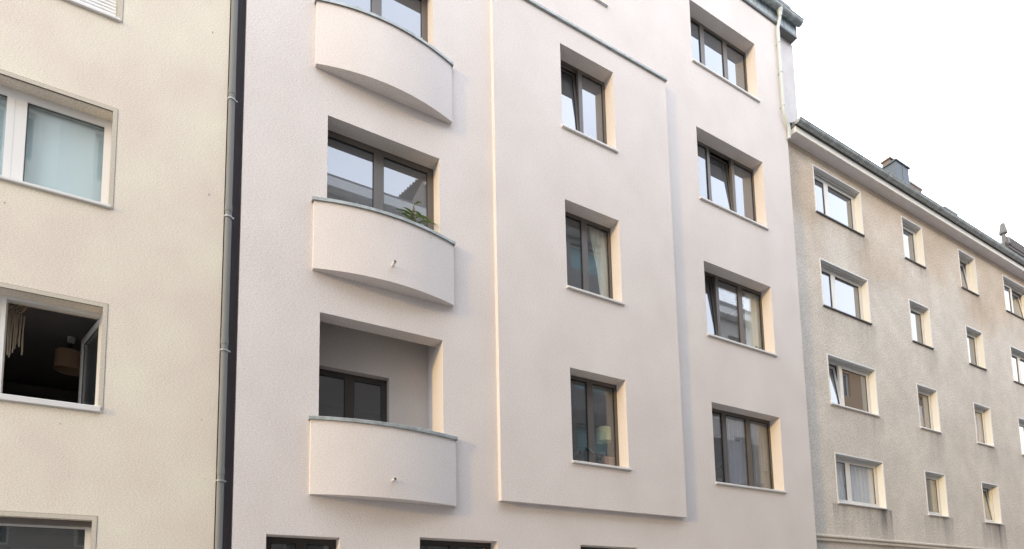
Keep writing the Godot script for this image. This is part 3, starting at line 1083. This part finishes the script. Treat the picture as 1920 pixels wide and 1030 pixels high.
	box(st, Vector3(-0.04, 3.67, -0.53), Vector3(1.18, 3.75, 0.04))
	part("cap", st, M.paving, bc)
	st = tool()
	box(st, Vector3(29.95, 18.2, -3.6), Vector3(31.1, 20.12, -3.0))
	box(st, Vector3(29.9, 20.14, -3.65), Vector3(31.15, 20.2, -2.95))
	part("roof_hatch", st, M.cream_pipe, house)
	var vp := inner("vent_pipe", house, Vector3(36.0, 17.4, -3.0))
	st = tool()
	tube(st, [Vector3(0, 0, 0), Vector3(0, 3.55, 0)], 0.09, 14)
	part("pipe", st, M.vent, vp)
	st = tool()
	lathe(st, [Vector2(0.1, 3.35), Vector2(0.17, 3.4), Vector2(0.17, 3.5), Vector2(0.09, 3.95), Vector2(0.0, 3.98)])
	part("cowl", st, M.vent, vp)
	# weathered smaller fixtures: low neighbour's tiled hipped roof beyond
	tiled_roof()


func wall_with_stains(st: SurfaceTool, x0: float, x1: float, y0: float, y1: float, holes: Array, zf: float, zb: float) -> void:
	var xs := [x0, x1]
	var ys := [y0, y1]
	for h in holes:
		xs.append_array([h[0], h[1]])
		ys.append_array([h[2], h[3]])
	xs.sort()
	ys.sort()
	for i in xs.size() - 1:
		for j in ys.size() - 1:
			var a: float = xs[i]
			var b: float = xs[i + 1]
			var c: float = ys[j]
			var d: float = ys[j + 1]
			if b - a < 1e-4 or d - c < 1e-4:
				continue
			var cut := false
			for h in holes:
				if (a + b) / 2 > h[0] and (a + b) / 2 < h[1] and (c + d) / 2 > h[2] and (c + d) / 2 < h[3]:
					cut = true
			if cut:
				continue
			var uv := []
			for p in [Vector2(a, c), Vector2(b, c), Vector2(b, d), Vector2(a, d)]:
				uv.append(Vector2((p.x - 13.9) / 20.0, 1.0 - p.y / 15.0))
			quad(st, Vector3(a, c, zf), Vector3(b, c, zf), Vector3(b, d, zf), Vector3(a, d, zf), Vector3(0, 0, 1), uv)
			quad(st, Vector3(a, c, zb), Vector3(b, c, zb), Vector3(b, d, zb), Vector3(a, d, zb), Vector3(0, 0, -1), uv)
	var w := [Vector2(0.5, 0.3), Vector2(0.51, 0.3), Vector2(0.51, 0.31), Vector2(0.5, 0.31)]
	for h in holes:
		quad(st, Vector3(h[0], h[2], zb), Vector3(h[0], h[2], zf), Vector3(h[0], h[3], zf), Vector3(h[0], h[3], zb), Vector3(1, 0, 0), w)
		quad(st, Vector3(h[1], h[2], zb), Vector3(h[1], h[2], zf), Vector3(h[1], h[3], zf), Vector3(h[1], h[3], zb), Vector3(-1, 0, 0), w)
		quad(st, Vector3(h[0], h[2], zb), Vector3(h[1], h[2], zb), Vector3(h[1], h[2], zf), Vector3(h[0], h[2], zf), Vector3(0, 1, 0), w)
		quad(st, Vector3(h[0], h[3], zb), Vector3(h[1], h[3], zb), Vector3(h[1], h[3], zf), Vector3(h[0], h[3], zf), Vector3(0, -1, 0), w)


func tiled_roof() -> void:
	var o := thing("neighbour_house", "house beyond the vent pipe showing only its ribbed dark tiled hipped roof", "house", Vector3(36.0, 0, -3.0))
	var st := tool()
	box(st, Vector3(0.1, 0, -9), Vector3(14, 19.6, -0.2))
	part("wall", st, M.far_pale, o)
	st = tool()
	var a := Vector3(-0.6, 19.75, 0.35)
	var b := Vector3(14, 19.75, 0.35)
	var c := Vector3(14, 22.15, -0.95)
	var d := Vector3(3.35, 22.15, -0.95)
	flat_quad(st, a, b, c, d, Vector3(0, 1, 1))
	tri(st, a, d, Vector3(-0.6, 19.75, -7.0), Vector3(-1, 1, 0))
	box(st, Vector3(-0.7, 19.61, -7.0), Vector3(14, 19.74, 0.4))
	part("roof", st, M.tile, o)
	# ribs and courses of the tiles
	var t := tool()
	for i in 12:
		var f := i / 12.0
		var p := a.lerp(d, f)
		var q := a.lerp(d, f + 1.0 / 12.0)
		var x := p.x
		while x < 7.0:
			tube(t, [Vector3(x, p.y + 0.045, p.z + 0.03), Vector3(x + 0.0, q.y + 0.02, q.z + 0.02)], 0.055, 6)
			x += 0.23
	var tiles := part("tiles", t, M.tile, o)
	tiles.set_meta("kind", "stuff")
	t = tool()
	tube(t, [a + Vector3(0, 0.06, 0), d + Vector3(0, 0.06, 0), Vector3(14, 22.21, -0.95)], 0.1, 8)
	part("ridge_cap", t, M.tile, o)


# ---------------------------------------------------------------- across the street, seen in the panes
func opposite_house(label: String, x0: float, x1: float, eave: float, ridge: float, wall: Material, pane: Material, first: float, tall: float, half: float) -> void:
	var o := thing("opposite_house", label, "apartment house", Vector3(x0, 0, 12.0))
	var w := x1 - x0
	var holes := []
	var n := int(w / 3.0)
	var y := first
	while y + tall + 0.6 < eave:
		for k in n:
			var c := w * (k + 0.5) / n
			holes.append([c - half, c + half, y, y + tall])
		y += 3.0
	var st := tool()
	var low := []
	var high := []
	for h in holes:
		var side: Array = low if h[3] < 11.3 else high
		side.append(h)
	var base := tool()
	panel(base, 0, w, 0, 11.3, low, 0.4, -0.05)
	part("lower_storeys", base, M.far_brown, o)
	panel(st, 0, w, 11.302, eave, high, 0.4, 0.0)
	box(st, Vector3(0, 0, 0.402), Vector3(w, eave, 10))
	part("wall", st, wall, o)
	for h in holes:
		st = tool()
		ring(st, h[0], h[1], h[2], h[3], 0.08, 0.15, 0.22)
		box(st, Vector3((h[0] + h[1]) / 2 - 0.05, h[2] + 0.08, 0.15), Vector3((h[0] + h[1]) / 2 + 0.05, h[3] - 0.08, 0.22))
		var f := part("window", st, M.upvc, o)
		st = tool()
		quad(st, Vector3(h[0] + 0.08, h[2] + 0.08, 0.2), Vector3(h[1] - 0.08, h[2] + 0.08, 0.2), Vector3(h[1] - 0.08, h[3] - 0.08, 0.2), Vector3(h[0] + 0.08, h[3] - 0.08, 0.2), Vector3(0, 0, -1))
		part("pane", st, pane, f)
	st = tool()
	flat_quad(st, Vector3(0, eave, -0.4), Vector3(w, eave, -0.4), Vector3(w, ridge, 5), Vector3(0, ridge, 5), Vector3(0, 1, -1))
	flat_quad(st, Vector3(0, eave, 10.4), Vector3(w, eave, 10.4), Vector3(w, ridge, 5), Vector3(0, ridge, 5), Vector3(0, 1, 1))
	tri(st, Vector3(0, eave, -0.4), Vector3(0, ridge, 5), Vector3(0, eave, 10.4), Vector3(-1, 0, 0))
	tri(st, Vector3(w, eave, -0.4), Vector3(w, ridge, 5), Vector3(w, eave, 10.4), Vector3(1, 0, 0))
	part("roof", st, M.tile, o)
	st = tool()
	var i := 0
	while i < 14:
		var t0 := i / 14.0
		var yy := lerpf(eave, ridge, t0)
		var zz := lerpf(-0.4, 5.0, t0)
		box(st, Vector3(0, yy + 0.02, zz - 0.06), Vector3(w, yy + 0.1, zz + 0.05))
		i += 1
	part("roof_courses", st, M.far_dark, o)
	st = tool()
	box(st, Vector3(0, eave - 0.4, -0.5), Vector3(w, eave - 0.02, -0.02))
	part("fascia", st, M.white, o)
	st = tool()
	box(st, Vector3(w * 0.45, ridge - 1.2, 4.2), Vector3(w * 0.45 + 0.9, ridge + 1.1, 5.0))
	part("chimney", st, M.brick, o)


# ---------------------------------------------------------------- things in the windows
func furnishings() -> void:
	# lamp and plants on the lowest middle window ledge
	var shelf := thing("window_table", "low table inside the lowest middle window carrying lamp and plants", "table", Vector3(7.05, 3.62, -0.50))
	var st := tool()
	box(st, Vector3(-0.7, 0.98, -0.22), Vector3(0.78, 1.02, 0.22))
	part("top", st, M.curtain_grey, shelf)
	for x in [-0.66, 0.7]:
		for z in [-0.18, 0.14]:
			st = tool()
			box(st, Vector3(x, 0, z), Vector3(x + 0.04, 0.98, z + 0.04))
			part("leg", st, M.curtain_grey, shelf)
	var lamp := thing("table_lamp", "table lamp with a pale green drum shade behind the lowest middle window", "table lamp", Vector3(7.52, 4.64, -0.44))
	st = tool()
	lathe(st, [Vector2(0.0, 0.0), Vector2(0.09, 0.0), Vector2(0.09, 0.02), Vector2(0.02, 0.04), Vector2(0.02, 0.62)])
	part("stem", st, M.pot, lamp)
	st = tool()
	lathe(st, [Vector2(0.155, 0.64), Vector2(0.155, 0.93), Vector2(0.15, 0.93), Vector2(0.15, 0.64)], Vector3.ZERO, 24)
	M.shade_green.backlight_enabled = true
	M.shade_green.backlight = lin(0.3, 0.32, 0.14)
	part("lamp_shade", st, M.shade_green, lamp)
	var bx := thing("plant_box", "terracotta coloured planter box below the pale green lamp shade", "planter", Vector3(7.56, 4.64, -0.34))
	st = tool()
	ring_box(st, Vector3(-0.17, 0, -0.07), Vector3(0.17, 0.27, 0.07), 0.015)
	part("box", st, M.terracotta, bx)
	potted_plant("bluish green leafy plant behind the left pane of the lowest middle window", Vector3(6.85, 4.64, -0.38), 0.5, 0.34, 26, M.leaf_teal, M.pot, 4, 0.03)
	potted_plant("bluish green leafy plant between window post and pale green lamp", Vector3(7.28, 4.64, -0.40), 0.42, 0.24, 18, M.leaf_teal, M.terracotta, 8, 0.028)
	potted_plant("tall long-leaved plant inside the middle balcony door", Vector3(3.22, 7.34, -0.13), 1.95, 0.42, 30, M.leaf_pale, M.pot, 2, 0.026)
	potted_plant("green bushy plant behind the first pane of the lowest three-part window", Vector3(11.0, 4.62, -0.52), 0.75, 0.26, 26, M.leaf, M.pot, 11, 0.035)
	potted_plant("slender pale grass-like plant behind the last pane of the lowest three-part window", Vector3(12.6, 4.62, -0.5), 0.85, 0.3, 24, M.leaf_pale, M.pot, 13, 0.012)
	potted_plant("small light green plant under the curtain of the three-part window above the lowest", Vector3(12.62, 8.14, -0.46), 0.42, 0.2, 20, M.leaf_pale, M.pot, 17, 0.03)
	curtain("curtain", "pale draped curtain gathered aside in the two-part window above the lamp window", 7.22, 8.05, 8.15, 10.3, -0.33, M.curtain, 6, 0.55, 3)
	curtain("curtain", "greenish cream curtain behind the last pane of the three-part window with first sash tilted", 12.25, 13.2, 8.05, 10.2, -0.43, M.curtain, 6, 0.0, 5)
	curtain("curtain", "grey net curtain across the middle pane of the lowest three-part window", 11.2, 12.15, 4.6, 6.6, -0.45, M.curtain_grey, 9, 0.0, 7)
	curtain("curtain", "brownish grey curtain behind the last pane of the lowest three-part window", 12.3, 13.2, 4.6, 6.6, -0.47, M.curtain_ochre_grey, 8, 0.0, 9)
	# beige house
	curtain("curtain", "flat bluish green blind cloth filling the closed white window of the beige house", -3.4, -1.0, 7.0, 8.85, -0.37, M.curtain_teal, 2, 0.0, 11)
	var pl := thing("pendant_lamp", "tan drum pendant lamp hanging in the open dark window", "pendant lamp", Vector3(-1.82, 6.17, -2.0))
	st = tool()
	lathe(st, [Vector2(0.0, -0.09), Vector2(0.05, -0.08), Vector2(0.055, 0.0)])
	part("ceiling_rose", st, M.white, pl)
	st = tool()
	lathe(st, [Vector2(0.2, -0.55), Vector2(0.2, -0.26), Vector2(0.195, -0.26), Vector2(0.195, -0.55)], Vector3.ZERO, 28)
	part("lamp_shade", st, M.shade_tan, pl)
	st = tool()
	tube(st, [Vector3(0, -0.05, 0), Vector3(0, -0.4, 0)], 0.008, 6)
	part("cord", st, M.rubber, pl)
	macrame()
	# grey house
	var zc := -0.45
	curtain("curtain", "white patterned net curtain in the lowest wide window of the grey house", 15.2, 17.6, 4.5, 6.0, zc, M.curtain_white, 12, 0.12, 23)
	curtain("curtain", "white curtain in the narrow window two above the string course", 19.9, 20.7, 7.2, 8.2, zc, M.curtain_white, 6, 0.2, 25)
	curtain("curtain", "ochre curtain in the lowest narrow window beside the wide net-curtained one", 20.4, 21.1, 4.5, 6.0, zc, M.curtain_ochre, 4, 0.1, 27)
	curtain("curtain", "dusky pink curtain in the farther narrow window with white sill", 23.6, 24.8, 7.2, 8.9, zc, M.curtain_pink, 8, 0.0, 29)
	curtain("curtain", "white net curtain in the lowest narrow tilted window", 23.6, 24.8, 4.5, 6.0, zc - 0.15, M.curtain_grey, 8, 0.0, 31)
	var bl := thing("venetian_blind", "white slatted blind in the wide window at the far end", "blind", Vector3(28.2, 10.2, zc))
	for i in 22:
		st = tool()
		box(st, Vector3(-1.1, 0.03 + i * 0.06, -0.015), Vector3(1.1, 0.034 + i * 0.06, 0.02))
		part("slat", st, M.white, bl)


func ring_box(st: SurfaceTool, lo: Vector3, hi: Vector3, t: float) -> void:
	box(st, lo, Vector3(hi.x, hi.y, lo.z + t))
	box(st, Vector3(lo.x, lo.y, hi.z - t), hi)
	box(st, Vector3(lo.x, lo.y, lo.z + t), Vector3(lo.x + t, hi.y, hi.z - t))
	box(st, Vector3(hi.x - t, lo.y, lo.z + t), Vector3(hi.x, hi.y, hi.z - t))
	box(st, Vector3(lo.x + t, lo.y, lo.z + t), Vector3(hi.x - t, lo.y + t, hi.z - t))


func macrame() -> void:
	var o := thing("macrame_hanging", "cream knotted macrame hanging with long fringe inside the open window", "wall hanging", Vector3(-2.27, 6.05, -0.75))
	var st := tool()
	tube(st, [Vector3(-0.35, 0.02, 0), Vector3(0.13, 0.0, 0.02)], 0.014, 8)
	part("rod", st, M.stem, o)
	st = tool()
	tube(st, [Vector3(0.13, 0.05, 0.0), Vector3(0.15, -0.06, 0.0), Vector3(0.1, -0.16, 0.0)], 0.02, 8)
	part("ring", st, M.shade_tan, o)
	st = tool()
	for i in 9:
		for k in 4:
			var x := -0.33 + i * 0.052
			var y := -0.02 - k * 0.055
			tube(st, [Vector3(x, y, 0), Vector3(x + 0.026, y - 0.028, 0.012), Vector3(x, y - 0.056, 0)], 0.012, 5)
			tube(st, [Vector3(x, y, 0), Vector3(x - 0.026, y - 0.028, -0.004), Vector3(x, y - 0.056, 0)], 0.012, 5)
	part("knotted_net", st, M.cord, o)
	var rng := RandomNumberGenerator.new()
	rng.seed = 6
	st = tool()
	for i in 34:
		var x := -0.34 + i * 0.0145
		var u := float(i) / 34
		var l := 0.75 - 0.33 * absf(u - 0.3) / 0.7 * 1.6 + rng.randf_range(-0.04, 0.04)
		if u > 0.62:
			l = 0.50 + 0.1 * sin(u * 20.0)
		var z := rng.randf_range(-0.02, 0.03)
		tube(st, [Vector3(x, -0.22, z), Vector3(x + rng.randf_range(-0.01, 0.01), -0.3 - l * 0.4, z + 0.01), Vector3(x + rng.randf_range(-0.015, 0.015), -0.22 - l, z)], 0.0085, 5)
	var fr := part("fringe", st, M.cord, o)
	fr.set_meta("kind", "stuff")


func _ready() -> void:
	make_camera_and_light()
	make_materials()
	make_ground()
	pale_house()
	beige_house()
	grey_house()
	opposite_house("tiled roof house across the street mirrored in the balcony doors", -10.0, 8.0, 18.6, 21.6, M.far_pale, M.far_glass, 1.0, 1.6, 0.75)
	opposite_house("dark taller house across the street with teal panes mirrored in the middle windows", 8.1, 21.5, 20.4, 22.5, M.far_dark, M.far_teal, 0.35, 1.3, 1.0)
	opposite_house("gabled grey house across the street mirrored in the three-part windows", 21.6, 33.0, 18.9, 23.6, M.far_pale, M.far_glass, 1.0, 1.6, 0.75)
	opposite_house("ochre house across the street mirrored in the grey house's panes", 33.1, 58.0, 18.6, 21.0, M.far_ochre, M.far_glass, 1.0, 1.6, 0.75)
	furnishings()
